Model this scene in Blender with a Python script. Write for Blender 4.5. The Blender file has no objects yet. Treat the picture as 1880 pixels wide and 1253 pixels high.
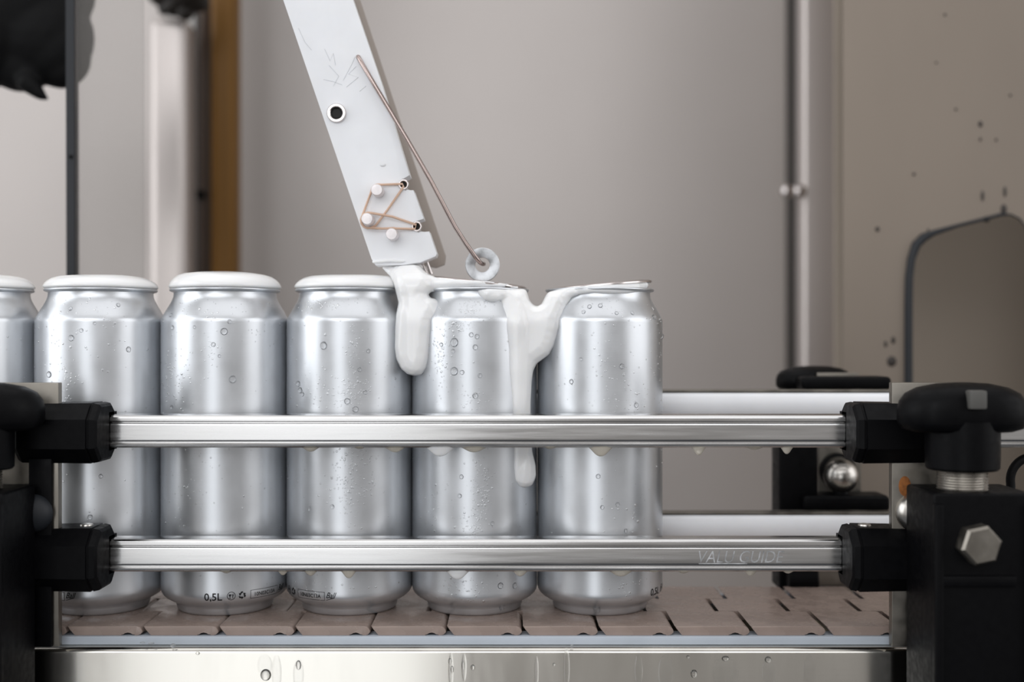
import bpy, bmesh, math, random
from mathutils import Vector, Matrix, noise as mnoise

# ------------------------------------------------------------------ camera, world, lamps, exposure
S = bpy.context.scene
COL = S.collection
MM = 0.001
CAM_D, CAM_H, FPX = 640.0, 140.6, 2214.0      # mm in front of the can row, mm above the belt, focal length in pixels

cam_data = bpy.data.cameras.new('camera')
cam_data.sensor_width = 36.0
cam_data.lens = FPX / 1880.0 * 36.0
cam_data.clip_start = 0.01
cam_data.clip_end = 50
cam_data.dof.use_dof = True
cam_data.dof.focus_distance = 0.604
cam_data.dof.aperture_fstop = 4.0
cam = bpy.data.objects.new('camera', cam_data)
COL.objects.link(cam)
cam.location = (0, -CAM_D * MM, CAM_H * MM)
cam.rotation_euler = (math.radians(90), 0, 0)
S.camera = cam

world = bpy.data.worlds.new('world')
S.world = world
world.use_nodes = True
wb = world.node_tree.nodes['Background']
wb.inputs[0].default_value = (1.0, 0.965, 0.94, 1)
wb.inputs[1].default_value = 0.38

def area(name, loc, target, sx, sy, power, color):
    l = bpy.data.lights.new(name, 'AREA')
    l.shape = 'RECTANGLE'
    l.size, l.size_y = sx, sy
    l.energy = power
    l.color = color
    o = bpy.data.objects.new(name, l)
    COL.objects.link(o)
    o.location = loc
    d = Vector(target) - Vector(loc)
    o.rotation_euler = d.to_track_quat('-Z', 'Y').to_euler()
    return o

area('window_lamp', (-0.54, -2.3, 0.25), (-0.54, 0, 0.25), 0.76, 2.2, 7.4, (0.94, 0.97, 1.0))
area('side_window_lamp', (-2.4, -0.7, 0.9), (0, 0, 0.2), 2.4, 2.2, 34, (0.94, 0.97, 1.0))
area('high_window_lamp', (-0.3, -2.5, 1.35), (0, 0, 0.15), 2.8, 1.1, 17, (0.95, 0.97, 1.0))
area('ceiling_lamp', (0.0, -0.2, 2.5), (0, -0.2, 0), 3.2, 3.0, 30, (0.97, 0.98, 1.0))
area('opposite_window_lamp', (2.3, -0.8, 0.9), (0, 0, 0.2), 2.0, 2.0, 19, (0.97, 0.98, 1.0))

S.view_settings.view_transform = 'Standard'
S.view_settings.look = 'None'
S.view_settings.gamma = 1.0
S.view_settings.use_curve_mapping = False
S.view_settings.exposure = 0.05

# ------------------------------------------------------------------ helpers
def P(px, py, Y):
    """point at depth Y (mm behind the can row's axis) seen at photo position px, py"""
    d = CAM_D + Y
    return Vector(((px - 940.0) * d / FPX, Y, CAM_H - (py - 626.5) * d / FPX))

def PX(px, Y): return (px - 940.0) * (CAM_D + Y) / FPX
def PZ(py, Y): return CAM_H - (py - 626.5) * (CAM_D + Y) / FPX

def lin(c):
    def f(v):
        v /= 255.0
        return v / 12.92 if v <= 0.04045 else ((v + 0.055) / 1.055) ** 2.4
    return (f(c[0]), f(c[1]), f(c[2]), 1)

def mat(name, rgb, rough=0.5, metal=0.0, var=0.0, scale=(60, 60, 60), rvar=0.0, bump=0.0, bscale=None,
        trans=0.0, ior=1.45, sss=0.0, sss_r=0.002, coat=0.0, rgb2=None, spec=None, bdist=0.0001, detail=4):
    m = bpy.data.materials.new(name)
    m.use_nodes = True
    nt = m.node_tree
    b = nt.nodes['Principled BSDF']
    b.inputs['Base Color'].default_value = lin(rgb)
    b.inputs['Roughness'].default_value = rough
    b.inputs['Metallic'].default_value = metal
    b.inputs['IOR'].default_value = ior
    b.inputs['Transmission Weight'].default_value = trans
    b.inputs['Coat Weight'].default_value = coat
    b.inputs['Coat Roughness'].default_value = 0.1
    if spec is not None: b.inputs['Specular IOR Level'].default_value = spec
    if sss:
        b.inputs['Subsurface Weight'].default_value = sss
        b.inputs['Subsurface Radius'].default_value = (1, 0.9, 0.75)
        b.inputs['Subsurface Scale'].default_value = sss_r
    if var or rvar or bump or rgb2:
        tc = nt.nodes.new('ShaderNodeTexCoord')
        mp = nt.nodes.new('ShaderNodeMapping')
        mp.inputs['Scale'].default_value = scale
        nz = nt.nodes.new('ShaderNodeTexNoise')
        nz.inputs['Scale'].default_value = 1.0
        nz.inputs['Detail'].default_value = detail
        nt.links.new(tc.outputs['Object'], mp.inputs[0])
        nt.links.new(mp.outputs[0], nz.inputs[0])
        if var or rgb2:
            r = nt.nodes.new('ShaderNodeValToRGB')
            r.color_ramp.elements[0].position = 0.35
            r.color_ramp.elements[1].position = 0.68
            a = lin(rgb)
            if rgb2:
                r.color_ramp.elements[0].color = lin(rgb2)
                r.color_ramp.elements[1].color = a
            else:
                r.color_ramp.elements[0].color = tuple(v * (1 - var) for v in a[:3]) + (1,)
                r.color_ramp.elements[1].color = tuple(min(1, v * (1 + var * .5)) for v in a[:3]) + (1,)
            nt.links.new(nz.outputs[0], r.inputs[0])
            nt.links.new(r.outputs[0], b.inputs['Base Color'])
        if rvar:
            mr = nt.nodes.new('ShaderNodeMapRange')
            mr.inputs[1].default_value = 0.3
            mr.inputs[2].default_value = 0.7
            mr.inputs[3].default_value = max(0.02, rough - rvar)
            mr.inputs[4].default_value = min(1, rough + rvar)
            nt.links.new(nz.outputs[0], mr.inputs[0])
            nt.links.new(mr.outputs[0], b.inputs['Roughness'])
        if bump:
            n2 = nz
            if bscale:
                m2 = nt.nodes.new('ShaderNodeMapping')
                m2.inputs['Scale'].default_value = bscale
                n2 = nt.nodes.new('ShaderNodeTexNoise')
                n2.inputs['Scale'].default_value = 1.0
                n2.inputs['Detail'].default_value = 2
                nt.links.new(tc.outputs['Object'], m2.inputs[0])
                nt.links.new(m2.outputs[0], n2.inputs[0])
            bp = nt.nodes.new('ShaderNodeBump')
            bp.inputs['Strength'].default_value = bump
            bp.inputs['Distance'].default_value = bdist
            nt.links.new(n2.outputs[0], bp.inputs['Height'])
            nt.links.new(bp.outputs[0], b.inputs['Normal'])
    return m

M = {}
M['can'] = mat('brushed_aluminium', (217, 220, 224), 0.33, 0.84, var=0.12, scale=(45, 45, 30), rvar=0.05, bump=0.12, bscale=(60, 60, 2600))
M['rail'] = mat('drawn_steel', (204, 203, 202), 0.22, 1.0, var=0.22, scale=(14, 90, 330), rvar=0.09, bump=0.10, bscale=(12, 400, 1500))
M['frame'] = mat('brushed_frame_steel', (206, 203, 196), 0.16, 1.0, var=0.12, scale=(40, 40, 8), rvar=0.06, bump=0.12, bscale=(15, 300, 2200))
M['steel'] = mat('plain_steel', (200, 196, 190), 0.3, 1.0, var=0.15, scale=(80, 80, 80), rvar=0.08)
M['wire'] = mat('wire_steel', (176, 160, 155), 0.22, 1.0)
M['backing'] = mat('backing_steel', (164, 154, 146), 0.5, 0.4)
M['polished'] = mat('polished_steel', (215, 208, 206), 0.22, 1.0)
M['zinc'] = mat('zinc_plate', (205, 207, 210), 0.42, 0.85, var=0.35, scale=(220, 220, 220), rvar=0.1)
M['barsteel'] = mat('bar_steel', (142, 137, 129), 0.42, 1.0, var=0.15, scale=(120, 120, 120), rvar=0.1)
M['rust'] = mat('rust', (150, 92, 44), 0.8, 0.0, var=0.4, scale=(400, 400, 400))
M['black'] = mat('black_plastic', (6, 6, 8), 0.45, 0.0, spec=0.12, rvar=0.08, scale=(300, 300, 300), bump=0.25, bscale=(1800, 1800, 1800))
M['rubber'] = mat('black_rubber', (5, 5, 6), 0.6, 0.0, bump=0.3, bdist=0.001, scale=(40, 40, 40), spec=0.2)
M['gasket'] = mat('dark_gasket', (30, 33, 38), 0.55)
M['link'] = mat('taupe_plastic', (154, 137, 128), 0.27, 0.0, var=0.10, scale=(90, 90, 90), rvar=0.10, bump=0.05, bscale=(300, 300, 300))
M['white'] = mat('white_plastic', (240, 241, 244), 0.34, 0.0, var=0.03, scale=(60, 60, 60), sss=0.15, sss_r=0.003)
M['strip'] = mat('white_strip', (186, 194, 204), 0.35, 0.0, var=0.06, scale=(40, 40, 40))
M['foam'] = mat('cream_foam', (241, 241, 241), 0.16, 0.0, sss=0.3, sss_r=0.004, coat=0.2)
def water_mat():
    m = bpy.data.materials.new('water')
    m.use_nodes = True
    nt = m.node_tree; nt.nodes.clear()
    N = nt.nodes.new
    out = N('ShaderNodeOutputMaterial'); mx = N('ShaderNodeMixShader'); m2 = N('ShaderNodeMixShader')
    gl = N('ShaderNodeBsdfGlass'); gl.inputs['IOR'].default_value = 1.36; gl.inputs['Roughness'].default_value = 0.0
    tr = N('ShaderNodeBsdfTransparent'); gs = N('ShaderNodeBsdfGlossy'); gs.inputs['Roughness'].default_value = 0.06
    fr_ = N('ShaderNodeFresnel'); fr_.inputs['IOR'].default_value = 1.5
    L = nt.links.new
    L(fr_.outputs[0], m2.inputs[0]); L(tr.outputs[0], m2.inputs[1]); L(gs.outputs[0], m2.inputs[2])
    mx.inputs[0].default_value = 0.5
    L(gl.outputs[0], mx.inputs[1]); L(m2.outputs[0], mx.inputs[2]); L(mx.outputs[0], out.inputs['Surface'])
    return m
M['water'] = water_mat()
M['pin'] = mat('pin_steel', (228, 222, 222), 0.35, 0.5, var=0.1, scale=(300, 300, 300))
M['beer'] = mat('pale_beer', (240, 233, 220), 0.06, 0.0, trans=0.45, ior=1.34)
M['band'] = mat('rubber_band', (208, 176, 154), 0.5)
M['ink'] = mat('black_ink', (16, 16, 20), 0.5)
M['knob_square'] = mat('grey_square', (84, 83, 80), 0.5)
M['pencil'] = mat('pencil_grey', (198, 200, 205), 0.6)
M['hole'] = mat('dark_socket', (14, 11, 9), 0.6)
M['wall'] = mat('satin_sheet_steel', (200, 193, 189), 0.45, 0.3, var=0.05, scale=(3, 3, 3))
M['sheet'] = mat('wet_sheet_steel', (142, 131, 120), 0.42, 0.45, var=0.08, scale=(6, 6, 3), bump=0.05, bscale=(900, 900, 900))
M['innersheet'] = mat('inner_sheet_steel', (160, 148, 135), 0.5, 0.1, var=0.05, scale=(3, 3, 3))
M['post'] = mat('satin_post_steel', (200, 192, 188), 0.36, 0.6, var=0.06, scale=(20, 20, 3))
M['dark'] = mat('dark_housing', (30, 24, 19), 0.5)
M['brown'] = mat('brown_strip', (74, 56, 42), 0.45)
M['amber'] = mat('amber_plastic', (120, 85, 40), 0.5, 0.0, spec=0.2, var=0.25, scale=(60, 60, 2), rvar=0.05)
M['spot'] = mat('dried_spot', (52, 46, 42), 0.5)
M['floor'] = mat('grey_epoxy', (72, 74, 78), 0.4, var=0.08, scale=(3, 3, 3))

def haze_mat():
    m = bpy.data.materials.new('hazy_acrylic')
    m.use_nodes = True
    nt = m.node_tree
    b = nt.nodes['Principled BSDF']
    b.inputs['Base Color'].default_value = lin((150, 145, 140))
    b.inputs['Roughness'].default_value = 0.35
    b.inputs['Alpha'].default_value = 0.2
    return m
M['haze'] = haze_mat()

class MB:
    """collects shapes (mm) and links them as one mesh object"""
    def __init__(self):
        self.bm = bmesh.new()
    def poly(self, vs, faces):
        vv = [self.bm.verts.new(v) for v in vs]
        for f in faces:
            try: self.bm.faces.new([vv[i] for i in f])
            except ValueError: pass
        return vv
    def box(self, x0, x1, y0, y1, z0, z1, bev=0.0, seg=2):
        t = bmesh.new()
        bmesh.ops.create_cube(t, size=1)
        for v in t.verts:
            v.co = Vector((x0 + (v.co.x + .5) * (x1 - x0), y0 + (v.co.y + .5) * (y1 - y0), z0 + (v.co.z + .5) * (z1 - z0)))
        if bev:
            bmesh.ops.bevel(t, geom=t.edges[:], offset=bev, segments=seg, profile=0.6, affect='EDGES')
        return self.add(t)
    def add(self, t, matrix=None):
        if matrix is not None: t.transform(matrix)
        me = bpy.data.meshes.new('tmp')
        t.to_mesh(me); t.free()
        self.bm.from_mesh(me)
        bpy.data.meshes.remove(me)
        return self
    def lathe(self, prof, seg=48, matrix=None, jitter=None):
        t = bmesh.new()
        rings = []
        for r, z in prof:
            if r < 1e-6:
                rings.append([t.verts.new((0, 0, z))])
            else:
                rings.append([t.verts.new((r * math.cos(2 * math.pi * k / seg), r * math.sin(2 * math.pi * k / seg), z)) for k in range(seg)])
        for a, b in zip(rings, rings[1:]):
            for k in range(seg):
                k2 = (k + 1) % seg
                if len(a) == 1 and len(b) == 1: continue
                if len(a) == 1: t.faces.new((a[0], b[k2], b[k]))
                elif len(b) == 1: t.faces.new((a[k], a[k2], b[0]))
                else: t.faces.new((a[k], a[k2], b[k2], b[k]))
        if jitter: 
            for v in t.verts: v.co = jitter(v.co)
        bmesh.ops.recalc_face_normals(t, faces=t.faces[:])
        return self.add(t, matrix)
    def tube(self, pts, r, seg=12, closed=False, caps=True):
        pts = [Vector(p) for p in pts]
        n = len(pts)
        rings = []
        up = None
        for i, p in enumerate(pts):
            a = pts[(i - 1) % n] if (closed or i > 0) else p
            b = pts[(i + 1) % n] if (closed or i < n - 1) else p
            d = (b - a).normalized()
            if up is None:
                up = d.orthogonal().normalized()
            up = (up - d * up.dot(d)).normalized()
            s = d.cross(up)
            rr = r[i] if isinstance(r, (list, tuple)) else r
            rings.append([self.bm.verts.new(p + (up * math.cos(2 * math.pi * k / seg) + s * math.sin(2 * math.pi * k / seg)) * rr) for k in range(seg)])
        m = n if closed else n - 1
        for i in range(m):
            A, B = rings[i], rings[(i + 1) % n]
            for k in range(seg):
                self.bm.faces.new((A[k], A[(k + 1) % seg], B[(k + 1) % seg], B[k]))
        if caps and not closed:
            self.bm.faces.new(rings[0][::-1]); self.bm.faces.new(rings[-1])
        return self
    def extrude_poly(self, pts, axis, a, b, bev=0.0, front_only=False):
        """closed 2-D outline pushed along an axis; axis y -> (x,z), axis x -> (y,z), axis z -> (x,y)"""
        t = bmesh.new()
        def mk(u, v, w):
            return {'y': (u, w, v), 'x': (w, u, v), 'z': (u, v, w)}[axis]
        A = [t.verts.new(mk(u, v, a)) for u, v in pts]
        B = [t.verts.new(mk(u, v, b)) for u, v in pts]
        n = len(pts)
        fa = t.faces.new(A); fb = t.faces.new(B[::-1])
        for i in range(n):
            t.faces.new((A[i], B[i], B[(i + 1) % n], A[(i + 1) % n]))
        if bev:
            ed = [e for e in list(fa.edges) + ([] if front_only else list(fb.edges))]
            bmesh.ops.bevel(t, geom=ed, offset=bev, segments=2, profile=0.6, affect='EDGES')
        big = [f for f in t.faces if len(f.verts) > 4]
        bmesh.ops.triangulate(t, faces=big)
        bmesh.ops.recalc_face_normals(t, faces=t.faces[:])
        return self.add(t)
    def build(self, name, m, parent=None, smooth=True, angle=35, origin=None):
        bm = self.bm
        if parent is not None: base = Vector(parent['_base'])
        elif origin is not None: base = Vector(origin)
        else:
            xs = [v.co for v in bm.verts]
            lo = [min(c[i] for c in xs) for i in range(3)]; hi = [max(c[i] for c in xs) for i in range(3)]
            base = Vector(((lo[0] + hi[0]) / 2, (lo[1] + hi[1]) / 2, lo[2]))
        for v in bm.verts: v.co = (v.co - base) * MM
        me = bpy.data.meshes.new(name)
        bm.to_mesh(me); bm.free()
        if smooth:
            me.shade_smooth()
            me.set_sharp_from_angle(angle=math.radians(angle))
        me.materials.append(m)
        o = bpy.data.objects.new(name, me)
        COL.objects.link(o)
        if parent is not None:
            o.parent = parent
            o['_base'] = list(base)
        else:
            o.location = base * MM
            o['_base'] = list(base)
        return o

def tag(o, label=None, cat=None, group=None, kind=None):
    if label: o['label'] = label
    if cat: o['category'] = cat
    if group: o['group'] = group
    if kind: o['kind'] = kind
    return o

def thing(name, base, label, cat, group=None):
    o = bpy.data.objects.new(name, None)
    COL.objects.link(o)
    o.empty_display_size = 0.02
    o.location = Vector(base) * MM
    o['_base'] = list(base)
    return tag(o, label, cat, group)

def mesh_object(name, me, parent):
    o = bpy.data.objects.new(name, me)
    COL.objects.link(o)
    if parent is not None: o.parent = parent
    return o

def blob_bm(balls, voxel=0.5, smooth=8):
    """union of balls (centre, radius or (rx,ry,rz)) in mm, skinned by a voxel remesh; returns a bmesh in mm"""
    t = bmesh.new()
    bmesh.ops.create_icosphere(t, subdivisions=3 if len(balls) < 300 else 2, radius=1)
    t.verts.index_update()
    bv = [v.co.copy() for v in t.verts]; bf = [[v.index for v in f.verts] for f in t.faces]; t.free()
    V, F = [], []
    for c, r in balls:
        rx, ry, rz = r if isinstance(r, (tuple, list)) else (r, r, r)
        b = len(V)
        V.extend((c[0] + v.x * rx, c[1] + v.y * ry, c[2] + v.z * rz) for v in bv)
        F.extend([q + b for q in f] for f in bf)
    me = bpy.data.meshes.new('tmp'); me.from_pydata(V, [], F)
    o = bpy.data.objects.new('tmp', me); COL.objects.link(o)
    md = o.modifiers.new('r', 'REMESH'); md.mode = 'VOXEL'; md.voxel_size = voxel
    ms = o.modifiers.new('s', 'SMOOTH'); ms.factor = 0.5; ms.iterations = smooth
    dg = bpy.context.evaluated_depsgraph_get()
    ev = o.evaluated_get(dg)
    m2 = bpy.data.meshes.new_from_object(ev)
    bpy.data.objects.remove(o); bpy.data.meshes.remove(me)
    r = bmesh.new(); r.from_mesh(m2); bpy.data.meshes.remove(m2)
    return r

def stroke(pts, flat=1.0):
    """balls along a path of (px, py, Y, radius in px)"""
    out = []
    for a, b in zip(pts, pts[1:]):
        n = max(2, int(math.hypot(b[0] - a[0], b[1] - a[1]) / max(1.5, min(a[3], b[3]) * 0.16)))
        for i in range(n + 1):
            f = i / n
            q = [a[k] + (b[k] - a[k]) * f for k in range(4)]
            c = P(q[0], q[1], q[2]); r = q[3] * (CAM_D + q[2]) / FPX
            out.append((c, (r, r * flat, r)))
    return out

def text_bm(body, size, shear=0.0, offset=0.0, spacing=1.0):
    cu = bpy.data.curves.new('tmp', 'FONT')
    cu.body = body; cu.size = size; cu.shear = shear; cu.offset = offset
    cu.space_character = spacing
    cu.resolution_u = 3
    o = bpy.data.objects.new('tmp', cu); COL.objects.link(o)
    dg = bpy.context.evaluated_depsgraph_get()
    me = bpy.data.meshes.new_from_object(o.evaluated_get(dg))
    bpy.data.objects.remove(o); bpy.data.curves.remove(cu)
    t = bmesh.new(); t.from_mesh(me); bpy.data.meshes.remove(me)
    return t

def fit_text(t, x0, x1, z0, z1):
    xs = [v.co.x for v in t.verts]; ys = [v.co.y for v in t.verts]
    ax, bx, ay, by = min(xs), max(xs), min(ys), max(ys)
    for v in t.verts:
        u = x0 + (v.co.x - ax) / (bx - ax) * (x1 - x0)
        w = z0 + (v.co.y - ay) / (by - ay) * (z1 - z0)
        v.co = Vector((u, 0, w))
    return t

# ------------------------------------------------------------------ the setting
def struct(mb, name, m, **k):
    o = mb.build(name, m, **k)
    o['kind'] = 'structure'
    return o

FLOOR_Z = -900
mb = MB(); mb.box(-2600, 2600, -3600, 900, FLOOR_Z - 40, FLOOR_Z); struct(mb, 'floor', M['floor'])
YB = 620
mb = MB(); mb.box(PX(428, YB), PX(1462, YB), YB, YB + 6, FLOOR_Z, 900, 1.0)
struct(mb, 'wall_back', M['wall'])
YL = 520
mb = MB(); mb.box(-1000, PX(300, YL), YL, YL + 6, FLOOR_Z, 900, 1.0)
struct(mb, 'wall_left', M['wall'])
YR = 330
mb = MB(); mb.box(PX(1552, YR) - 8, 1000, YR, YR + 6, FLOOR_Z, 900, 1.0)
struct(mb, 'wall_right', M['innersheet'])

# wall posts
YP = 430
mb = MB()
mb.box(PX(272, YP), PX(342, YP), YP, YP + 40, FLOOR_Z, PZ(30, YP), 9, 4)
tag(mb.build('machine_post', M['post']), 'pale rounded steel post beside the dark gap and amber strip', 'post')
YQ = 400
mb = MB()
mb.box(PX(1476, YQ), PX(1551, YQ), YQ, YQ + 45, FLOOR_Z, 900, 4, 3)
mbp = mb.build('door_post', M['post'])
tag(mbp, 'flat pale steel door post with paired bolts beside it', 'post')
mb = MB(); mb.box(PX(1461, YQ + 20), PX(1478, YQ + 20), YQ + 30, YQ + 60, FLOOR_Z, 900)
mb.build('seam', M['dark'], mbp)
for px in (1447, 1470):
    mb = MB()
    c = P(px, 350, YQ - 4)
    mb.lathe([(0, 0), (6, 0), (6, 2), (5, 4), (3, 5), (0, 5.2)], 20, Matrix.Translation(c + Vector((0, 6, 0))) @ Matrix.Rotation(math.radians(90), 4, 'X'))
    mb.build('bolt', M['polished'], mbp)

# dark gap, brown strip and amber strip
YG = 470
mb = MB(); mb.box(PX(334, YG), PX(392, YG), YG + 42, YG + 60, FLOOR_Z, 900, 2)
g = mb.build('dark_channel', M['dark']); tag(g, 'dark upright channel in the gap beside the pale rounded post', 'channel')
mb = MB(); mb.box(PX(360, YG), PX(375, YG), YG + 10, YG + 38, FLOOR_Z, 900, 3)
bs = tag(mb.build('brown_strip', M['brown']), 'narrow brown upright strip between dark channel and amber strip', 'strip')
mb = MB()
mb.lathe([(0, 0), (5, 0), (5, 6), (3.5, 8), (0, 8)], 20, Matrix.Translation(P(368, 358, YG + 10)) @ Matrix.Rotation(math.radians(90), 4, 'X'))
mb.build('knob', M['rubber'], bs)
mb = MB()
mb.box(PX(384, YG), PX(431, YG), YG, YG + 30, FLOOR_Z, 900, 8, 4)
tag(mb.build('amber_strip', M['amber']), 'tall amber brown upright strip at the edge of the back panel', 'strip')
# dark housing above the post
mb = MB()
mb.add(blob_bm([(P(318, 10, 415), 10), (P(340, 22, 415), 8), (P(345, -20, 415), 20), (P(362, 0, 415), 11), (P(300, -20, 415), 16), (P(300, 18, 415), 5)], 1.2, 4))
tag(mb.build('dark_housing', M['dark']), 'dark lumpy housing at the top of the pale rounded post', 'housing')

# hazy pane with dark edge, black cover behind it
YA = 95
pane = thing('acrylic_pane', P(132, 1100, YA), 'upright hazy clear pane with dark edge strip behind the cans', 'pane')
mb = MB(); mb.box(PX(138, YA), PX(262, YA), YA, YA + 3, -60, 420); mb.build('sheet', M['haze'], pane)
mb = MB()
mb.poly([(PX(122, YA), YA - 2, 420), (PX(137, YA), YA - 2, 420), (PX(140.5, YA), YA - 2, -60), (PX(126, YA), YA - 2, -60),
         (PX(122, YA), YA + 6, 420), (PX(137, YA), YA + 6, 420), (PX(140.5, YA), YA + 6, -60), (PX(126, YA), YA + 6, -60)],
        [(0, 3, 2, 1), (4, 5, 6, 7), (0, 1, 5, 4), (1, 2, 6, 5), (2, 3, 7, 6), (3, 0, 4, 7)])
e = mb.build('edge_strip', M['gasket'], pane, angle=20)
mb = MB(); mb.lathe([(0, 0), (1.3, 0), (1.1, .8), (0, 1)], 14, Matrix.Translation(P(130, 288, YA - 2)) @ Matrix.Rotation(math.radians(90), 4, 'X')); mb.build('rivet', M['rubber'], pane)
YK = 165
balls = []
for px, py, r in ((-60, 20, 150), (20, -20, 130), (60, 40, 105), (90, 70, 84), (40, 95, 75), (-10, 80, 80), (112, 108, 56), (-50, 60, 95), (80, -60, 95), (100, -10, 76)):
    c = P(px, py, YK); rr = r * (CAM_D + YK) / FPX
    balls.append((c, (rr, rr * 0.55, rr)))
balls += stroke([(50, 150, YK - 8, 20), (72, 172, YK - 8, 12), (86, 182, YK - 8, 5)])
mb = MB(); mb.add(blob_bm(balls, 1.5, 14))
tag(mb.build('rubber_cover', M['rubber']), 'black rubber cover hanging down partly behind the hazy pane', 'cover')

# sheet with the cut-out
YS = 165
hole_px = [(1668, 1120), (1668, 900), (1668, 700), (1668, 560), (1669, 510), (1673, 476), (1682, 450), (1696, 436), (1714, 428),
           (1760, 414), (1800, 404), (1838, 394), (1856, 394), (1872, 402), (1884, 418), (1894, 450), (1900, 520), (1900, 800), (1900, 1120)]
hole = [(PX(x, YS), PZ(y, YS)) for x, y in hole_px]
x0, x1, z0, z1 = PX(1549, YS), 900, FLOOR_Z, 700
t = bmesh.new()
def loop(pts, y):
    vs = [t.verts.new((a, y, b)) for a, b in pts]
    return vs, [t.edges.new((vs[i], vs[(i + 1) % len(vs)])) for i in range(len(vs))]
_, e1 = loop([(x0, z0), (x1, z0), (x1, z1), (x0, z1)], YS)
_, e2 = loop(hole, YS)
bmesh.ops.triangle_fill(t, use_beauty=True, use_dissolve=False, edges=e1 + e2)
r = bmesh.ops.extrude_face_region(t, geom=t.faces[:])
for v in [g_ for g_ in r['geom'] if isinstance(g_, bmesh.types.BMVert)]: v.co.y += 2.0
bmesh.ops.recalc_face_normals(t, faces=t.faces[:])
panel = thing('cutout_panel', (x0, YS, FLOOR_Z), 'splashed steel side panel with round-cornered cut-out edged in dark rubber', 'panel')
mb = MB(); mb.add(t); mb.build('sheet', M['sheet'], panel, angle=20)
# rubber edge trim, thick on the upright edge and thin along the slope
gp, gr = [], []
for i in range(len(hole_px)):
    x, y = hole_px[i]
    w = 7.5 if i < 6 else (8.5 if i < 8 else (5.5 if i == 8 else (3.2 if i < 12 else 1.6)))
    gp.append(P(x, y, YS - 1)); gr.append(w * (CAM_D + YS) / FPX)
mb = MB(); mb.tube(gp, gr, 10); mb.build('edge_trim', M['gasket'], panel, angle=60)
rs = random.Random(4)
for px, py, w, h in ((1800, 228, 4, 6), (1804, 360, 3, 10), (1843, 384, 6, 9), (1811, 403, 7, 6), (1845, 352, 3, 10), (1755, 201, 2, 3), (1855, 175, 2, 3),
                     (1678, 320, 3, 3), (1800, 256, 2, 4), (1829, 257, 2, 3), (1611, 421, 4, 5), (1704, 425, 2, 6), (1719, 115, 2, 2), (1735, 27, 2, 3), (1640, 625, 4, 7), (1626, 632, 3, 6), (1637, 664, 9, 10)):
    mb = MB(); s = (CAM_D + YS) / FPX
    mb.lathe([(0, .9), (.6, .7), (.9, .35), (1, 0), (0, 0)], 12, Matrix.Translation(P(px, py, YS - 0.05)) @ Matrix.Diagonal((w * s, 1, h * s, 1)) @ Matrix.Rotation(math.radians(90), 4, 'X'))
    mb.build('splash', M['spot'], panel)

# ------------------------------------------------------------------ conveyor: frame, wear strip, belt
fr = thing('conveyor_bed', (0, 0, -120), 'brushed steel conveyor bed, its front streaked with water below the belt', 'conveyor')
prof = [(-46.5, -8.8), (-49.0, -8.8)]
for k in range(7):
    a = math.radians(90 * k / 6)
    prof.append((-49.6 - 3.4 * math.sin(a), -12.2 + 3.4 * math.cos(a)))
prof += [(-53, -120), (-50.5, -120), (-50.5, -12.5), (-46.5, -11)]
mb = MB(); mb.extrude_poly(prof, 'x', -420, 420); mb.build('side_plate', M['frame'], fr, angle=30)
for px, py, w, h in ((488, 1240, 10, 11), (548, 1222, 5, 9), (318, 1186, 5, 4), (363, 1200, 4, 3), (868, 1226, 4, 5), (1017, 1221, 3, 3), (1050, 1187, 3, 3), (826, 1215, 3, 6), (830, 1230, 3, 7), (850, 1222, 3, 8), (1263, 1207, 3, 3), (1274, 1238, 6, 8), (1332, 1210, 7, 5), (1410, 1212, 6, 6), (278, 1182, 6, 2), (262, 1181, 5, 2)):
    s = (CAM_D - 53) / FPX
    mb = MB(); mb.lathe([(0, .55), (.45, .5), (.8, .3), (1, 0), (.9, -.2), (0, -.2)], 14, Matrix.Translation(P(px, py, -53)) @ Matrix.Diagonal((w * s, 2.2 * w * s * .5, h * s, 1)) @ Matrix.Rotation(math.radians(90), 4, 'X'))
    mb.build('water_drop', M['water'], fr)
for px, py, w, h in ((508, 1236, 9, 34), (486, 1222, 14, 20), (548, 1240, 10, 30), (828, 1232, 5, 34), (852, 1226, 5, 26), (1172, 1232, 8, 30), (1222, 1236, 14, 34), (1332, 1238, 24, 36), (1412, 1234, 13, 28), (1486, 1234, 12, 32), (1040, 1228, 6, 40), (985, 1234, 4, 30)):
    s = (CAM_D - 53) / FPX
    mb = MB(); mb.lathe([(0, .5), (.6, .45), (.88, .25), (1, 0), (.95, -.2), (0, -.2)], 18, Matrix.Translation(P(px, py, -53)) @ Matrix.Diagonal((w * s, .35, h * s, 1)) @ Matrix.Rotation(math.radians(90), 4, 'X'))
    mb.build('water_streak', M['water'], fr, angle=80)
mb = MB(); mb.box(-420, 420, -48, -36, -8.7, -4.6, 0.5)
tag(mb.build('wear_strip', M['strip']), 'long pale plastic wear strip under the front edge of the belt', 'strip')
mb = MB(); mb.box(-420, 420, 42, 54, -8.7, -4.6, 0.5)
tag(mb.build('wear_strip', M['strip']), 'second pale plastic wear strip hidden along the rear edge of the belt', 'strip')
mb = MB(); mb.box(-420, 420, 50.5, 53, -120, -9, 0.5); mb.build('side_plate', M['frame'], fr)
for x in (-380, -120, 120, 380):
    mb = MB(); mb.box(x - 12, x + 12, -50.3, 50.3, -70, -40, 1.0); mb.build('cross_bar', M['barsteel'], fr)

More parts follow.
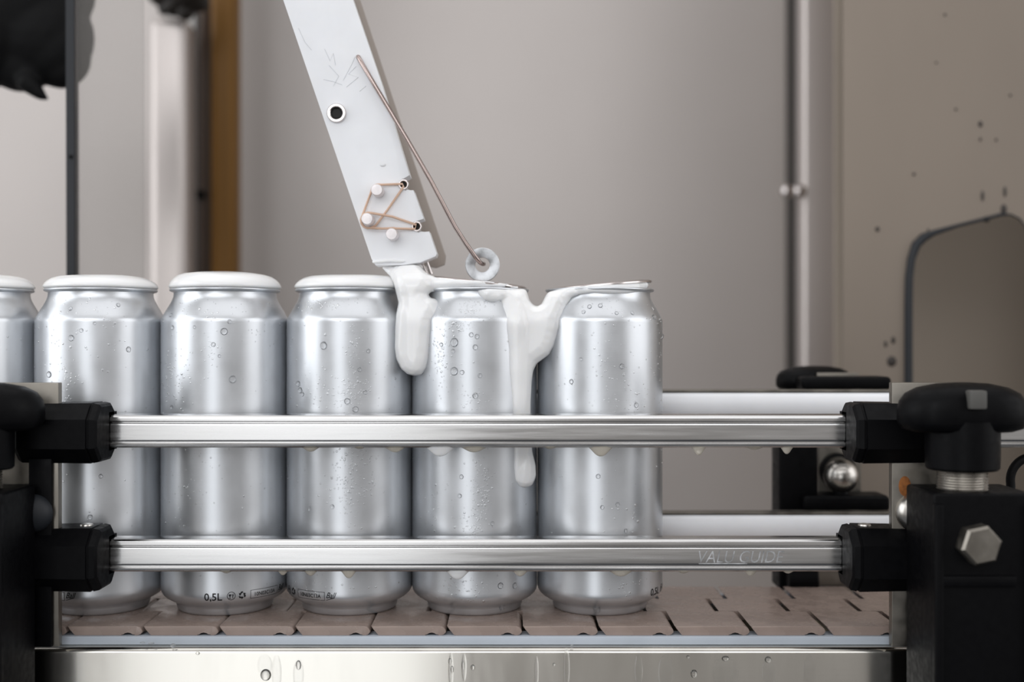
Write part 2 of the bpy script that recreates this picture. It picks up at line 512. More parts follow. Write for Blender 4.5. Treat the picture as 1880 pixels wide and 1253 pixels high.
belt = thing('conveyor_belt', (0, 2, -4.6), 'taupe plastic link conveyor belt carrying the row of cans', 'belt')
PITCH = 37.4
def link_profile():
    p = [(0.0, 0.0), (33.9, 0.0)]
    for k in range(1, 6):
        a = math.radians(90 * k / 5)
        p.append((33.9 + 3.0 * math.sin(a), -3.0 + 3.0 * math.cos(a)))
    p += [(35.8, -4.2), (34.6, -4.6), (33.0, -4.6)]
    for k in range(1, 6):
        a = math.pi * k / 6
        p.append((29.8 + 3.0 * math.cos(a), -4.6 + 2.0 * math.sin(a)))
    p += [(26.8, -4.6), (3.6, -4.6), (1.2, -1.6), (0.2, -0.4)]
    return p
lp = link_profile()
mb = MB()
mb.extrude_poly(lp, 'y', -48, -15, 0.5, True)
lm = [(0.0, 0.0)] + [(x - 10, z) for x, z in lp[1:] if x - 10 > 10] + [(0.0, -4.6)]
mb.extrude_poly(lm, 'y', -15, 16)
mb.extrude_poly([(-10.0, 0.0), (0.0, 0.0), (0.0, -4.6), (-6.4, -4.6), (-8.8, -1.6), (-9.8, -0.4)], 'y', -14.3, 15.3)
mb.extrude_poly(lp, 'y', 16, 48)
first = mb.build('belt_link', M['link'], None, angle=30, origin=(0, 0, 0))
k0 = 0
xs = [80.2 + PITCH * k for k in range(-11, 5)]
for i, x in enumerate(xs):
    o = first if i == 0 else first.copy()
    if i: COL.objects.link(o)
    o.parent = belt
    o.location = Vector((x, 0, 4.6)) * MM

# ------------------------------------------------------------------ cans
RB = 33.1
can_prof = [(0, 9), (10, 8.2), (17, 5.5), (21, 2.0), (22.4, 0.4), (23.3, 0.0), (24.2, 0.4), (24.8, 1.4), (25.2, 3.4), (25.6, 4.6), (26.6, 5.2),
            (28.6, 5.9), (30.4, 7.0), (31.9, 8.4), (32.8, 9.9), (33.1, 11.6), (33.1, 13), (33.1, 40), (33.1, 80), (33.1, 120), (33.1, 150.2),
            (33.05, 151.4), (32.7, 152.5), (31.9, 154.0), (30.6, 156.3), (29.3, 158.5), (28.2, 160.4), (27.3, 162.2), (26.75, 163.8), (26.55, 165.4),
            (26.6, 166.2)]
rim_prof = [(26.6, 166.0), (27.4, 166.3), (28.3, 166.6), (28.75, 167.1), (28.75, 167.7), (28.3, 168.1), (27.5, 168.1), (26.6, 167.6), (26.0, 166.6), (25.9, 164.5)]
mb = MB(); mb.lathe(can_prof, 128); can_body_o = mb.build('body', M['can'], None, origin=(0, 0, 0), angle=60)
mb = MB(); mb.lathe(rim_prof, 96); can_rim_o = mb.build('rim', M['can'], None, origin=(0, 0, 0), angle=60)
can_body, can_rim = can_body_o.data, can_rim_o.data
for v in (can_body_o, can_rim_o): bpy.data.objects.remove(v)

def body_radius(z):
    for (r0, z0_), (r1, z1_) in zip(can_prof[6:], can_prof[7:]):
        if z0_ <= z <= z1_:
            f = (z - z0_) / max(1e-6, z1_ - z0_)
            return r0 + (r1 - r0) * f
    return RB

def wrap(t):
    """x = arc length from the print's start, z = height -> onto the can"""
    bmesh.ops.triangulate(t, faces=t.faces[:])
    for zc in (8.4, 9.15, 9.9, 10.5, 11.0, 11.6, 12.3, 13.0):
        bmesh.ops.bisect_plane(t, geom=t.verts[:] + t.edges[:] + t.faces[:], plane_co=(0, 0, zc), plane_no=(0, 0, 1))
    for v in t.verts:
        a = v.co.x / RB; z = v.co.z
        r = max(body_radius(z), 1) + 0.08
        v.co = Vector((r * math.sin(a), -r * math.cos(a), z))
    return t

def deg(a): return math.radians(a) * RB

def ring2d(t, cx, cz, ro, ri, n=28):
    A = [t.verts.new((cx + ro * math.cos(2 * math.pi * k / n), 0, cz + ro * math.sin(2 * math.pi * k / n))) for k in range(n)]
    B = [t.verts.new((cx + ri * math.cos(2 * math.pi * k / n), 0, cz + ri * math.sin(2 * math.pi * k / n))) for k in range(n)]
    for k in range(n): t.faces.new((A[k], A[(k + 1) % n], B[(k + 1) % n], B[k]))

def poly2d(t, pts):
    t.faces.new([t.verts.new((a, 0, b)) for a, b in pts])

def strip2d(t, a, b, w, n=8):
    ax, az = a; bx, bz = b
    L = math.hypot(bx - ax, bz - az); nx, nz = -(bz - az) / L * w / 2, (bx - ax) / L * w / 2
    pr = None
    for i in range(n + 1):
        f = i / n; x = ax + (bx - ax) * f; z = az + (bz - az) * f
        cu = (t.verts.new((x + nx, 0, z + nz)), t.verts.new((x - nx, 0, z - nz)))
        if pr: t.faces.new((pr[0], pr[1], cu[1], cu[0]))
        pr = cu

def make_prints():
    out = []
    z0_, z1_ = 9.9, 13.5
    t = fit_text(text_bm('0,5L', 4, offset=0.06), deg(0), deg(15.5), z0_ - 0.9, z1_)
    out.append(('volume_mark', wrap(t)))
    t = bmesh.new(); cx, cz = deg(23.3), 11.8
    ring2d(t, cx, cz, 2.15, 1.85)
    poly2d(t, [(cx - 1.25, cz + 0.9), (cx - 0.1, cz + 0.9), (cx - 0.1, cz + 0.2), (cx - 0.5, cz - 0.35), (cx - 0.85, cz - 0.35), (cx - 1.25, cz + 0.2)])
    strip2d(t, (cx - 0.68, cz - 0.3), (cx - 0.68, cz - 1.2), 0.25, 2); strip2d(t, (cx - 1.2, cz - 1.2), (cx - 0.15, cz - 1.2), 0.28, 2)
    for q in (0.35, 0.75, 1.15): strip2d(t, (cx + q, cz + 1.1), (cx + q, cz + 0.1), 0.2, 2)
    strip2d(t, (cx + 0.3, cz + 0.1), (cx + 1.2, cz + 0.1), 0.3, 2); strip2d(t, (cx + 0.75, cz + 0.1), (cx + 0.75, cz - 1.3), 0.3, 2)
    out.append(('food_safe_symbol', wrap(t)))
    t = bmesh.new(); cx, cz = deg(32.8), 11.8
    for k in range(3):
        a = math.radians(120 * k + 90)
        def R(u, v):
            return (cx + (u * math.cos(a) - v * math.sin(a)), cz + (u * math.sin(a) + v * math.cos(a)))
        poly2d(t, [R(1.9, -0.55), R(1.9, 0.55), R(0.9, 1.25), R(0.35, 0.85), R(1.1, 0.2), R(1.1, -0.2)])
        poly2d(t, [R(1.35, 1.75), R(-0.25, 1.35), R(0.65, 0.35)])
    out.append(('recycling_symbol', wrap(t)))
    t = bmesh.new(); a, b = deg(40.5), deg(70.5)
    lo, hi, w = 9.6, 13.8, 0.22
    strip2d(t, (a, lo), (b, lo), w, 16); strip2d(t, (a, hi), (b, hi), w, 16); strip2d(t, (a, lo), (a, hi), w, 4); strip2d(t, (b, lo), (b, hi), w, 4)
    out.append(('code_box', wrap(t)))
    t = fit_text(text_bm('10N03C13A', 3, offset=0.05), deg(44.5), deg(67), 10.6, 12.6)
    out.append(('code_lettering', wrap(t)))
    t = fit_text(text_bm('Ball', 3, shear=0.45, offset=0.03), deg(72), deg(81.5), 10.8, 13.8)
    strip2d(t, (deg(72), 9.8), (deg(79.5), 11.0), 0.3, 6)
    out.append(('maker_lettering', wrap(t)))
    ms = []
    for n, t in out:
        for v in t.verts: v.co *= MM
        me = bpy.data.meshes.new(n); t.to_mesh(me); t.free(); me.materials.append(M['ink'])
        ms.append((n, me))
    return ms
prints = make_prints()

# water droplets: a domed cap, one mesh shared by the large single drops
def drop_bm(seg=10):
    t = bmesh.new()
    prof = [(0, .62), (.5, .54), (.82, .34), (1.0, 0.0), (.9, -.12), (0, -.12)]
    rings = [[t.verts.new((0, 0, z))] if r == 0 else [t.verts.new((r * math.cos(6.2832 * k / seg), r * math.sin(6.2832 * k / seg), z)) for k in range(seg)] for r, z in prof]
    for a, b in zip(rings, rings[1:]):
        for k in range(seg):
            k2 = (k + 1) % seg
            if len(a) == 1: t.faces.new((a[0], b[k], b[k2]))
            elif len(b) == 1: t.faces.new((a[k], b[0], a[k2]))
            else: t.faces.new((a[k], b[k], b[k2], a[k2]))
    bmesh.ops.recalc_face_normals(t, faces=t.faces[:])
    return t
t = drop_bm(16)
for v in t.verts: v.co *= MM
drop_me = bpy.data.meshes.new('water_drop'); t.to_mesh(drop_me); t.free(); drop_me.shade_smooth(); drop_me.materials.append(M['water'])
t = drop_bm(8); t.verts.index_update()
DV = [v.co.copy() for v in t.verts]; DF = [[v.index for v in f.verts] for f in t.faces]; t.free()

def drop_frame(a, z):
    r = body_radius(z)
    dz = 0.5
    slope = (body_radius(z + dz) - body_radius(z - dz)) / (2 * dz)
    n = Vector((math.sin(a), -math.cos(a), -slope)).normalized()
    tx = Vector((math.cos(a), math.sin(a), 0)); tz = n.cross(tx) * -1
    p = Vector((r * math.sin(a), -r * math.cos(a), z))
    m = Matrix((tx, tz, n)).transposed().to_4x4()
    m.translation = p
    return m

def ang(dx): return math.asin(max(-0.98, min(0.98, dx / 114.5)))
def zz(py, a): return CAM_H - (py - 626.5) * (CAM_D - RB * math.cos(a)) / FPX

CAN_PX = [-43, 186, 414, 642.5, 871.5, 1101]
CAN_X = [(p - 940) * CAM_D / FPX for p in CAN_PX]
can_labels = [
    'foam-topped silver can only half in the picture, tucked behind black knob and steel bar',
    'foam-topped silver can standing behind the dark clamps, beside the half-visible can',
    'foam-topped silver can with complete 0,5L marking facing forward near its base',
    'foam-topped silver can with boxed code and script lettering low on its wall',
    'wet silver can under the washer, with foam running down both of its sides',
    'last silver can before the empty belt, under a tipped-up lid']
offs = [-150, -84, -5, -85.5, 150, 48]
big = {1: [(128, 688, 6), (172, 621, 6), (263, 642, 5), (252, 560, 4), (165, 567, 4), (212, 594, 3), (190, 607, 4), (88, 674, 4), (205, 950, 5), (222, 875, 4)],
       2: [(438, 609, 7), (452, 697, 7), (420, 633, 4.5), (447, 591, 4), (342, 602, 4), (333, 579, 4), (430, 654, 3), (386, 601, 3), (340, 748, 4)],
       3: [(611, 635, 7), (562, 705, 5.5), (566, 717, 5.5), (571, 724, 4), (653, 737, 6), (667, 752, 6), (674, 679, 4), (689, 645, 4), (684, 721, 4), (627, 931, 4), (585, 935, 4)],
       4: [(839, 629, 8), (839, 682, 7.5), (876, 638, 5), (853, 684, 4.5), (869, 615, 4.5), (879, 618, 4.5), (876, 727, 5.5), (816, 633, 4), (837, 645, 4), (884, 690, 4), (920, 1076, 6), (945, 1076, 5.5), (938, 1121, 6), (906, 962, 4), (852, 876, 4), (849, 911, 4)],
       5: [(1132, 673, 5), (1158, 744, 5), (1073, 563, 4.5), (1094, 561, 4.5), (1195, 583, 5.5), (1044, 701, 4.5), (1063, 573, 4), (1124, 575, 4), (1154, 575, 4), (1213, 618, 5), (1124, 927, 4.5), (1097, 932, 4), (1090, 875, 4.5), (1086, 1126, 7), (1060, 660, 3.5), (1139, 975, 4)]}
clusters = {1: [(150, 660, 45, 60, 45), (240, 600, 35, 50, 20), (165, 720, 30, 40, 25), (180, 560, 70, 25, 20)],
            2: [(350, 680, 35, 50, 40), (412, 640, 15, 60, 30), (340, 720, 35, 30, 30), (480, 620, 40, 40, 15), (410, 565, 75, 20, 25), (370, 900, 50, 80, 40)],
            3: [(660, 720, 45, 35, 110), (665, 640, 20, 45, 40), (600, 690, 60, 70, 30), (610, 560, 55, 12, 60), (655, 880, 28, 70, 150), (690, 860, 15, 60, 30), (600, 1070, 60, 25, 30)],
            4: [(815, 650, 18, 80, 110), (870, 560, 35, 25, 90), (850, 600, 25, 15, 40), (880, 735, 35, 20, 30), (885, 910, 18, 80, 130), (870, 960, 25, 25, 70), (850, 1080, 45, 30, 70), (800, 930, 20, 40, 25)],
            5: [(1110, 680, 70, 90, 50), (1150, 735, 40, 25, 20), (1205, 650, 6, 90, 25), (1110, 560, 70, 25, 20), (1140, 920, 60, 60, 20), (1150, 1070, 50, 25, 30)]}
cans = []
for i in range(6):
    c = thing('drink_can', (CAN_X[i], 0, 0), can_labels[i], 'can', 'row of filled drink cans on the belt')
    mesh_object('body', can_body, c); mesh_object('rim', can_rim, c)
    for n, me in prints:
        o = mesh_object(n, me, c); o.rotation_euler = (0, 0, math.radians(offs[i]))
    rd = random.Random(100 + i)
    if i == 0: lst = []
    for px, py, r in big.get(i, []):
        a = ang(px - CAN_PX[i]); z = zz(py, a)
        o = mesh_object('water_drop', drop_me, c)
        s = r * 0.285 * 0.92
        o.matrix_local = Matrix.Translation(Vector((0, 0, 0))) @ (lambda m: Matrix.Translation(m.translation * MM) @ m.to_3x3().to_4x4())(drop_frame(a, z)) @ Matrix.Diagonal((s, s * rd.uniform(1.0, 1.15), s, 1))
    verts, faces = [], []
    todo = []
    for cx, cy, wx, wy, n in clusters.get(i, [(-10, 640, 60, 100, 60)]):
        for _ in range(n):
            todo.append((cx + rd.gauss(0, wx * .55), cy + rd.gauss(0, wy * .55), rd.uniform(0.2, 0.44) * (1.5 if rd.random() < .15 else 1)))
    for _ in range(90):
        todo.append((CAN_PX[i] + rd.uniform(-112, 112), rd.uniform(545, 1095), rd.uniform(0.2, 0.55)))
    for px, py, r in todo:
        dx = px - CAN_PX[i]
        if abs(dx) > 112: continue
        a = ang(dx); z = zz(py, a)
        if not 8.5 < z < 162: continue
        m = drop_frame(a, z)
        b = len(verts)
        st = rd.uniform(1.0, 1.3)
        for v in DV: verts.append((m @ Vector((v.x * r, v.y * r * st, v.z * r))) * MM)
        for f in DF: faces.append([q + b for q in f])
    me = bpy.data.meshes.new('condensation'); me.from_pydata(verts, [], faces); me.shade_smooth(); me.materials.append(M['water'])
    o = mesh_object('condensation', me, c); o['kind'] = 'stuff'
    cans.append(c)

# foam caps
def foam_cap(i, h, skew, seed, label):
    prof = [(0, 166.6), (20, 166.6), (27.6, 167.2), (28.8, 167.5), (29.15, 168.1), (29.0, 169.0), (28.3, 170.5), (26.9, 172.2), (24.6, 173.9), (21.5, 175.0), (16, 175.7), (9, 176.0), (0, 176.1)]
    def jit(co):
        if co.z > 168:
            f = (co.z - 168) / 8.0
            n = mnoise.noise(Vector((co.x * .045 + seed * 7.1, co.y * .045, 0)))
            co.z = 168 + (co.z - 168) * h + f * (skew * co.x / 28 + n * 0.6)
        return co
    mb = MB(); mb.lathe([(r, z) for r, z in prof], 72, Matrix.Translation((CAN_X[i], 0, 0.0)), jit)
    for v in mb.bm.verts: v.co.z += 0.9
    o = mb.build('foam_mound', M['foam'], angle=80)
    return tag(o, label, 'foam', 'foam caps on the cans')
foam_cap(0, 0.88, -0.4, 1, 'white foam cap on the half-visible can, cut by the picture edge')
foam_cap(1, 0.80, -0.2, 2, 'low flat white foam cap on the can behind the dark clamps')
foam_cap(2, 1.0, -0.5, 3, 'tall rounded white foam cap on the can with complete 0,5L marking')
foam_cap(3, 0.82, 0.3, 4, 'flat white foam cap merging into drip beneath the white arm')

# loose lids
def lid(px, py, Y, tilt, pitch, label):
    prof = [(0, -1.2), (20, -1.2), (21.0, -3.2), (21.8, -3.2), (23.0, 0.2), (25.2, 0.9), (26.6, 0.7), (27.5, 0.1), (27.6, -0.6), (27.2, -0.9), (27.4, 0.0), (26.6, 0.3), (25.2, 0.5), (23.2, -0.2), (22.2, -3.6), (20.8, -3.6), (19.8, -1.6), (0, -1.6)]
    c = P(px, py, Y)
    mb = MB()
    mb.lathe(prof, 72, Matrix.Translation(c) @ Matrix.Rotation(math.radians(tilt), 4, 'Y') @ Matrix.Rotation(math.radians(pitch), 4, 'X'))
    o = mb.build('can_lid', M['polished'], angle=45)
    return tag(o, label, 'lid', 'loose lids on the wet cans')
lid(872, 519.5, 0, 6.0, 1.0, 'silver lid tilted on the can beneath the washer')
lid(1101, 524.5, 0, -5.0, 1.0, 'silver lid tipped up on the last can at the empty end')

# foam runs
def cyl_y(px, i, lift):
    """depth just in front of can i's wall at photo position px"""
    dx = max(-33.0, min(33.0, (px - CAN_PX[i]) * 0.283))
    return -math.sqrt(max(0, RB ** 2 - dx ** 2)) - lift

def fill(poly, depth, cap=23, step=4):
    """balls filling a foam outline: as thick as the outline allows, up to cap pixels"""
    n = len(poly)
    def inside(x, y):
        c = False
        for k in range(n):
            (xa, ya), (xb, yb) = poly[k], poly[(k + 1) % n]
            if (ya > y) != (yb > y) and x < (xb - xa) * (y - ya) / (yb - ya) + xa: c = not c
        return c
    def dist(x, y):
        best = 1e9
        for k in range(n):
            (xa, ya), (xb, yb) = poly[k], poly[(k + 1) % n]
            dx, dy = xb - xa, yb - ya
            f = max(0, min(1, ((x - xa) * dx + (y - ya) * dy) / max(1e-9, dx * dx + dy * dy)))
            best = min(best, math.hypot(x - xa - f * dx, y - ya - f * dy))
        return best
    out = []
    y = min(p[1] for p in poly)
    while y < max(p[1] for p in poly):
        x = min(p[0] for p in poly)
        while x < max(p[0] for p in poly):
            if inside(x, y):
                d = dist(x, y)
                if d > 2.5:
                    Y = depth(x, y); r = min(d, cap) * (CAM_D + Y) / FPX
                    out.append((P(x, y, Y), r))
            x += step
        y += step
    return out

def hug(x, y, ia, ib):
    f = max(0.0, min(1.0, (y - 535) / 65.0)); f = f * f * (3 - 2 * f)
    R = 27.2 + (33.1 - 27.2) * f
    best = 0.0
    for i in (ia, ib):
        dx = (x - CAN_PX[i]) * 0.285
        if abs(dx) < R: best = min(best, -math.sqrt(R * R - dx * dx))
    if x < 1050: best = min(best, -19.0 - 2.5 * f)
    return best + 0.8

def depth1(x, y):
    Y = hug(x, y, 3, 4)
    if y < 530 and x < 800:
        g = max(0.0, min(1.0, (y - 488) / 42.0)); g = g * g * (3 - 2 * g)
        Y = -7.0 + (Y + 7.0) * g
    return Y

out1 = [(690, 487), (704, 496), (716, 508), (722, 520), (727, 540), (731, 556), (727, 575), (725, 600), (724, 640), (727, 660), (736, 678), (748, 688), (760, 691), (774, 689), (785, 676), (791, 655), (795, 620), (798, 595), (805, 578), (808, 562), (806, 552), (798, 548), (790, 546), (787, 541), (792, 537), (805, 535), (835, 531), (870, 528), (905, 528), (940, 531), (962, 530), (964, 526), (940, 522), (905, 517), (870, 514), (835, 511), (800, 508), (786, 503), (778, 495), (776, 484), (740, 486)]
b1 = fill(out1, depth1) + stroke([(686, 481, -14.5, 3.5), (712, 479, -14.5, 4), (742, 480, -14.5, 2.5)])
mb = MB(); mb.add(blob_bm(b1, 0.45, 10))
tag(mb.build('foam_drip', M['foam'], angle=80), 'thick white foam lobe hanging from the white arm between two cans', 'foam', 'foam runs on the wet cans')
out2 = [(878, 527), (905, 528), (940, 530), (966, 530), (969, 540), (973, 552), (980, 560), (987, 562), (994, 558), (1000, 546), (1006, 536), (1030, 530), (1060, 526), (1100, 522), (1140, 519.5), (1175, 517), (1192, 516), (1195, 521), (1187, 531), (1170, 538), (1150, 541), (1120, 541), (1090, 539), (1065, 541), (1050, 547), (1040, 561), (1030, 585), (1025, 610), (1018, 635), (1008, 652), (996, 661), (986, 668), (980, 680), (977, 700), (975, 740), (975, 790), (978, 830), (984, 855), (985, 875), (978, 891), (965, 897), (952, 894), (944, 882), (941, 860), (941, 830), (941, 790), (939, 750), (936, 710), (933, 680), (932, 640), (929, 610), (926, 580), (922, 565), (919, 553), (905, 557), (890, 553), (880, 544), (875, 534)]
b2 = fill(out2, lambda x, y: hug(x, y, 4, 5))
mb = MB(); mb.add(blob_bm(b2, 0.45, 10))
tag(mb.build('foam_drip', M['foam'], angle=80), 'white foam bridge between the last two cans with one long drip behind the rail', 'foam', 'foam runs on the wet cans')

# ------------------------------------------------------------------ guide rails
def rail_profile(zt, zb):
    f = -46.5
    p = [(-36, zt - 0.6), (-37, zt)]
    p += [(-44.2, zt), (-45.6, zt - 0.45), (-46.3, zt - 1.2), (f, zt - 2.0), (f, zt - 3.1), (-46.1, zt - 3.5), (-45.0, zt - 3.6), (-45.0, zt - 4.2), (-46.0, zt - 4.5), (-46.15, zt - 5)]
    p += [(-46.2, zt - 5.5), (-46.2, (zt + zb) / 2), (-46.2, zb + 4.2), (-46.15, zb + 3.6), (-45.9, zb + 3.1), (-45.2, zb + 3.0), (-45.2, zb + 2.5), (-46.2, zb + 2.4), (f, zb + 1.8), (-46.3, zb + 0.8), (-45.4, zb + 0.1), (-44.2, zb), (-37, zb), (-36, zb + 0.6)]
    return p
RAILS = []
up_drops = [(570, 34, 7), (725, 40, 8), (808, 56, 15), (870, 50, 8), (1103, 46, 15), (1283, 28, 13), (1385, 34, 4), (1445, 24, 11), (1010, 24, 3), (660, 22, 3)]
lo_drops = [(415, 24, 4), (519, 20, 7), (570, 26, 8), (640, 30, 12), (840, 46, 14), (955, 30, 9), (1140, 46, 9), (1255, 26, 4), (1378, 26, 8), (1447, 22, 4), (1200, 20, 2)]
for nm, yt, yb, drops, label in (('upper', 762, 823, up_drops, 'upper wet steel guide rail across the front of the cans'), ('lower', 990, 1051, lo_drops, 'lower wet steel guide rail with stamped lettering across the front of the cans')):
    zt, zb = PZ(yt, -46.5), PZ(yb, -46.5)
    r = thing('guide_rail', (0, -41, zb), label, 'rail', 'steel guide rails in front of the cans')
    mb = MB(); mb.extrude_poly(rail_profile(zt, zb), 'x', -330, 330); mb.build('rail_bar', M['rail'], r, angle=28)
    for px, w, h in drops:
        s = (CAM_D - 44.5) / FPX
        mb = MB()
        mb.lathe([(0, -1.0), (.14, -.98), (.3, -.89), (.46, -.72), (.62, -.48), (.78, -.24), (.9, -.08), (1, 0.04), (0.9, .06), (0, .06)], 20,
                 Matrix.Translation(Vector((PX(px, -44.5), -43.8, zb + .02))) @ Matrix.Diagonal((w / 2 * s, min(2.6, w / 2 * s), h * s * 1.1, 1)))
        mb.build('hanging_drop', M['foam' if (px, w) in ((808, 56), (840, 46)) else 'beer'], r, angle=80)
    if nm == 'lower':
        t = fit_text(text_bm('VALU GUIDE', 10, shear=0.25, offset=-0.05), PX(1283, -46.5), PX(1440, -46.5), PZ(1034, -46.5), PZ(1012, -46.5))
        for f in t.faces:
            f.normal_update()
            if f.normal.y > 0: f.normal_flip()
        for v in t.verts: v.co.y = -46.27
        mb = MB(); mb.add(t); mb.box(PX(1283, -46.5), PX(1372, -46.5), -46.4, -46.2, PZ(1036.5, -46.5), PZ(1035, -46.5)); mb.build('stamped_lettering', M['zinc'], r, smooth=False)
# rear rails
for k, (yt, label) in enumerate(((716, 'upper white plastic rail on the far side of the belt'), (941, 'lower white plastic rail on the far side of the belt'))):
    zt = PZ(yt, 38)
    r = thing('rear_rail', (0, 44, zt - 16), label, 'rail', 'white rails behind the cans')
    prof = []
    for q in range(13):
        a = math.radians(-90 + 180 * q / 12)
        prof.append((40 - 4.2 * math.cos(a), zt - 8.6 + 7.0 * math.sin(a)))
    prof += [(43, zt - 1.6), (43, zt - 15.6)]
    mb = MB(); mb.extrude_poly(prof, 'x', -330, PX(1638, 38)); mb.build('plastic_face', M['white'], r, angle=40)
    mb = MB(); mb.box(-330, PX(1638, 38), 38.5, 47, zt - 1.4, zt, 0.3); mb.box(-330, PX(1638, 38), 43.2, 47, zt - 16, zt - 1.2, 0.3)
    mb.build('steel_back', M['barsteel'], r)

# ------------------------------------------------------------------ brackets in front
def oct_sec(x, yc, zc, hy, hz, ch):
    return [(x, yc - hy, zc - hz + ch), (x, yc - hy, zc + hz - ch), (x, yc - hy + ch, zc + hz), (x, yc + hy - ch, zc + hz),
            (x, yc + hy, zc + hz - ch), (x, yc + hy, zc - hz + ch), (x, yc + hy - ch, zc - hz), (x, yc - hy + ch, zc - hz)]

def clamp(mb, xa, s, L, zc, hz):
    """octagonal clamp head; xa is the mouth, s points away from the cans"""
    yc, hy = -50.5, 16.0
    secs = [(0, .86), (1.0, .95), (3.6, .985), (4.0, .955), (4.6, .955), (5.0, 1.0), (L - 2, 0.97), (L, 0.9)]
    inner = [(-47.3, -9.4), (-47.3, 9.4), (-44, 9.4), (-39, 9.4), (-35.6, 9.4), (-35.6, -9.4), (-39, -9.4), (-44, -9.4)]
    rings = []
    def ring(vs): return [mb.bm.verts.new(v) for v in vs]
    o_rings = [ring(oct_sec(xa + s * d, yc if k < 1.1 else yc, zc, hy * k, hz * k, 7.5 * k)) for d, k in secs]
    i_rings = [ring([(xa + s * d, y, zc + z) for y, z in inner]) for d in (0, L)]
    def join(A, B):
        for k in range(8):
            mb.bm.faces.new((A[k], A[(k + 1) % 8], B[(k + 1) % 8], B[k]))
    for A, B in zip(o_rings, o_rings[1:]): join(A, B)
    join(i_rings[0], i_rings[1])
    join(i_rings[0], o_rings[0]); join(i_rings[1], o_rings[-1])
    bmesh.ops.recalc_face_normals(mb.bm, faces=mb.bm.faces[:])

def star_knob(mb, cx, cy, z0_, z1_, R, rot):
    """two-winged domed knob"""
    seg = 96
    def rad(a):
        c = 0.5 + 0.5 * math.cos(2 * (a - rot))
        return R * (0.52 + 0.48 * c ** 1.3)
    rings = []
    H = z1_ - z0_
    for f, h in ((.30, 0.0), (.78, .0), (.93, .06), (1.0, .2), (1.0, .45), (.97, .62), (.88, .78), (.70, .90), (.40, .98), (.12, 1.0)):
        rings.append([mb.bm.verts.new((cx + rad(2 * math.pi * k / seg) * f * math.cos(2 * math.pi * k / seg), cy + rad(2 * math.pi * k / seg) * f * math.sin(2 * math.pi * k / seg), z0_ + H * h)) for k in range(seg)])
    for A, B in zip(rings, rings[1:]):
        for k in range(seg): mb.bm.faces.new((A[k], A[(k + 1) % seg], B[(k + 1) % seg], B[k]))
    mb.bm.faces.new(rings[0][::-1]); mb.bm.faces.new(rings[-1])

def bracket(cx, s, mouth_u, mouth_l, bar_edge, label):
    """cx = knob axis, s = +1 on the side where the rails run out past it"""
    g = thing('rail_bracket', (cx, -85, -60), label, 'bracket', 'black rail brackets')
    zu = (PZ(762, -46.5) + PZ(823, -46.5)) / 2
    zl = (PZ(990, -46.5) + PZ(1051, -46.5)) / 2
    mb = MB(); b0, b1_ = sorted((bar_edge, bar_edge + s * 38)); mb.box(b0, b1_, -58.5, -53.5, -7, 120.5, 0.5); bar = mb.build('steel_bar', M['barsteel'], g)
    mb = MB(); clamp(mb, mouth_u, s, 40, zu, 14.6); mb.build('clamp_head', M['black'], g, angle=25)
    mb = MB(); clamp(mb, mouth_l, s, 34, zl, 15.4); mb.build('clamp_head', M['black'], g, angle=25)
    # stem block
    mb = MB()
    xr = cx + (26 if s > 0 else 19.6)
    mb.box(cx - 19.6, xr, -102, -64, -110, 72.5, 2.2, 3)
    mb.box(cx - 19.6, cx - 15.5, -104.5, -100, -110, 68, 1.2); mb.box(xr - 4.1, xr, -104.5, -100, -110, 68, 1.2)
    mb.box(cx - 17, cx + 17, -104.0, -100, 31, 36, 1.0)
    mb.build('stem_block', M['black'], g, angle=30)
    mb = MB()
    thr = []
    z = 72
    while z < 83:
        thr += [(10.6, z), (11.4, z + .6)]; z += 1.2
    mb.lathe([(0, 71)] + thr + [(0, 83.5)], 40, Matrix.Translation((cx, -84, 0))); mb.build('threaded_rod', M['steel'], g, angle=20)
    mb = MB()
    mb.lathe([(0, 81.5), (15.6, 81.5), (16.4, 82.4), (16.6, 90), (16.6, 101), (16.6, 104), (0, 104)], 48, Matrix.Translation((cx, -84, 0))); mb.build('knob_hub', M['black'], g, angle=40)
    mb = MB(); star_knob(mb, cx, -84, 99.0, 121.5, 30.0, math.radians(4 if s > 0 else 32)); mb.build('wing_knob', M['black'], g, angle=50)
    mb = MB(); mb.box(cx - 3.5, cx + 4.5, -102.5, -96, 110.0, 118.5, 1.2); mb.build('knob_square', M['knob_square'], g)  # small grey square set on the front of the knob
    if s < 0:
        mb = MB(); mb.box(cx + 15, bar_edge - 2.2, -61.5, -58.7, -6.5, 84, 0.6); mb.build('dark_plate', M['black'], g)  # black plate added over the steel bar to darken it
    # hex bolt in the block and dome bolt in the bar
    mb = MB(); mb.lathe([(0, 0), (9.2, 0), (9.2, 7.5), (8, 8.8), (0, 8.8)], 6, Matrix.Translation((cx - (1.0 if s > 0 else 0), -102, 50.5)) @ Matrix.Rotation(math.radians(90), 4, 'X') @ Matrix.Rotation(math.radians(12), 4, 'Z')); mb.build('hex_bolt', M['barsteel'], g, angle=20)
    mb = MB(); mb.lathe([(0, 0), (9, 0), (9, 1), (8.2, 3), (6, 5), (3, 6), (0, 6.3)], 32, Matrix.Translation((bar_edge + s * 10.5, -58.5 if s > 0 else -61.4, 58)) @ Matrix.Rotation(math.radians(90), 4, 'X')); mb.build('dome_bolt', M['steel' if s > 0 else 'gasket'], g, angle=50)
    mb = MB(); mb.lathe([(0, 0), (3.2, 0), (3.0, .8), (1.5, 1.2), (0, 1.2)], 20, Matrix.Translation((mouth_l + s * 10, -50, zl + 15.2))); mb.build('clamp_screw', M['steel'], g)
    return g, bar
gr_, bar_r = bracket(207.6, 1, PX(1567, -60), PX(1560, -60), PX(1637, -58), 'black knobbed rail bracket with hex bolt at the empty end of the belt')
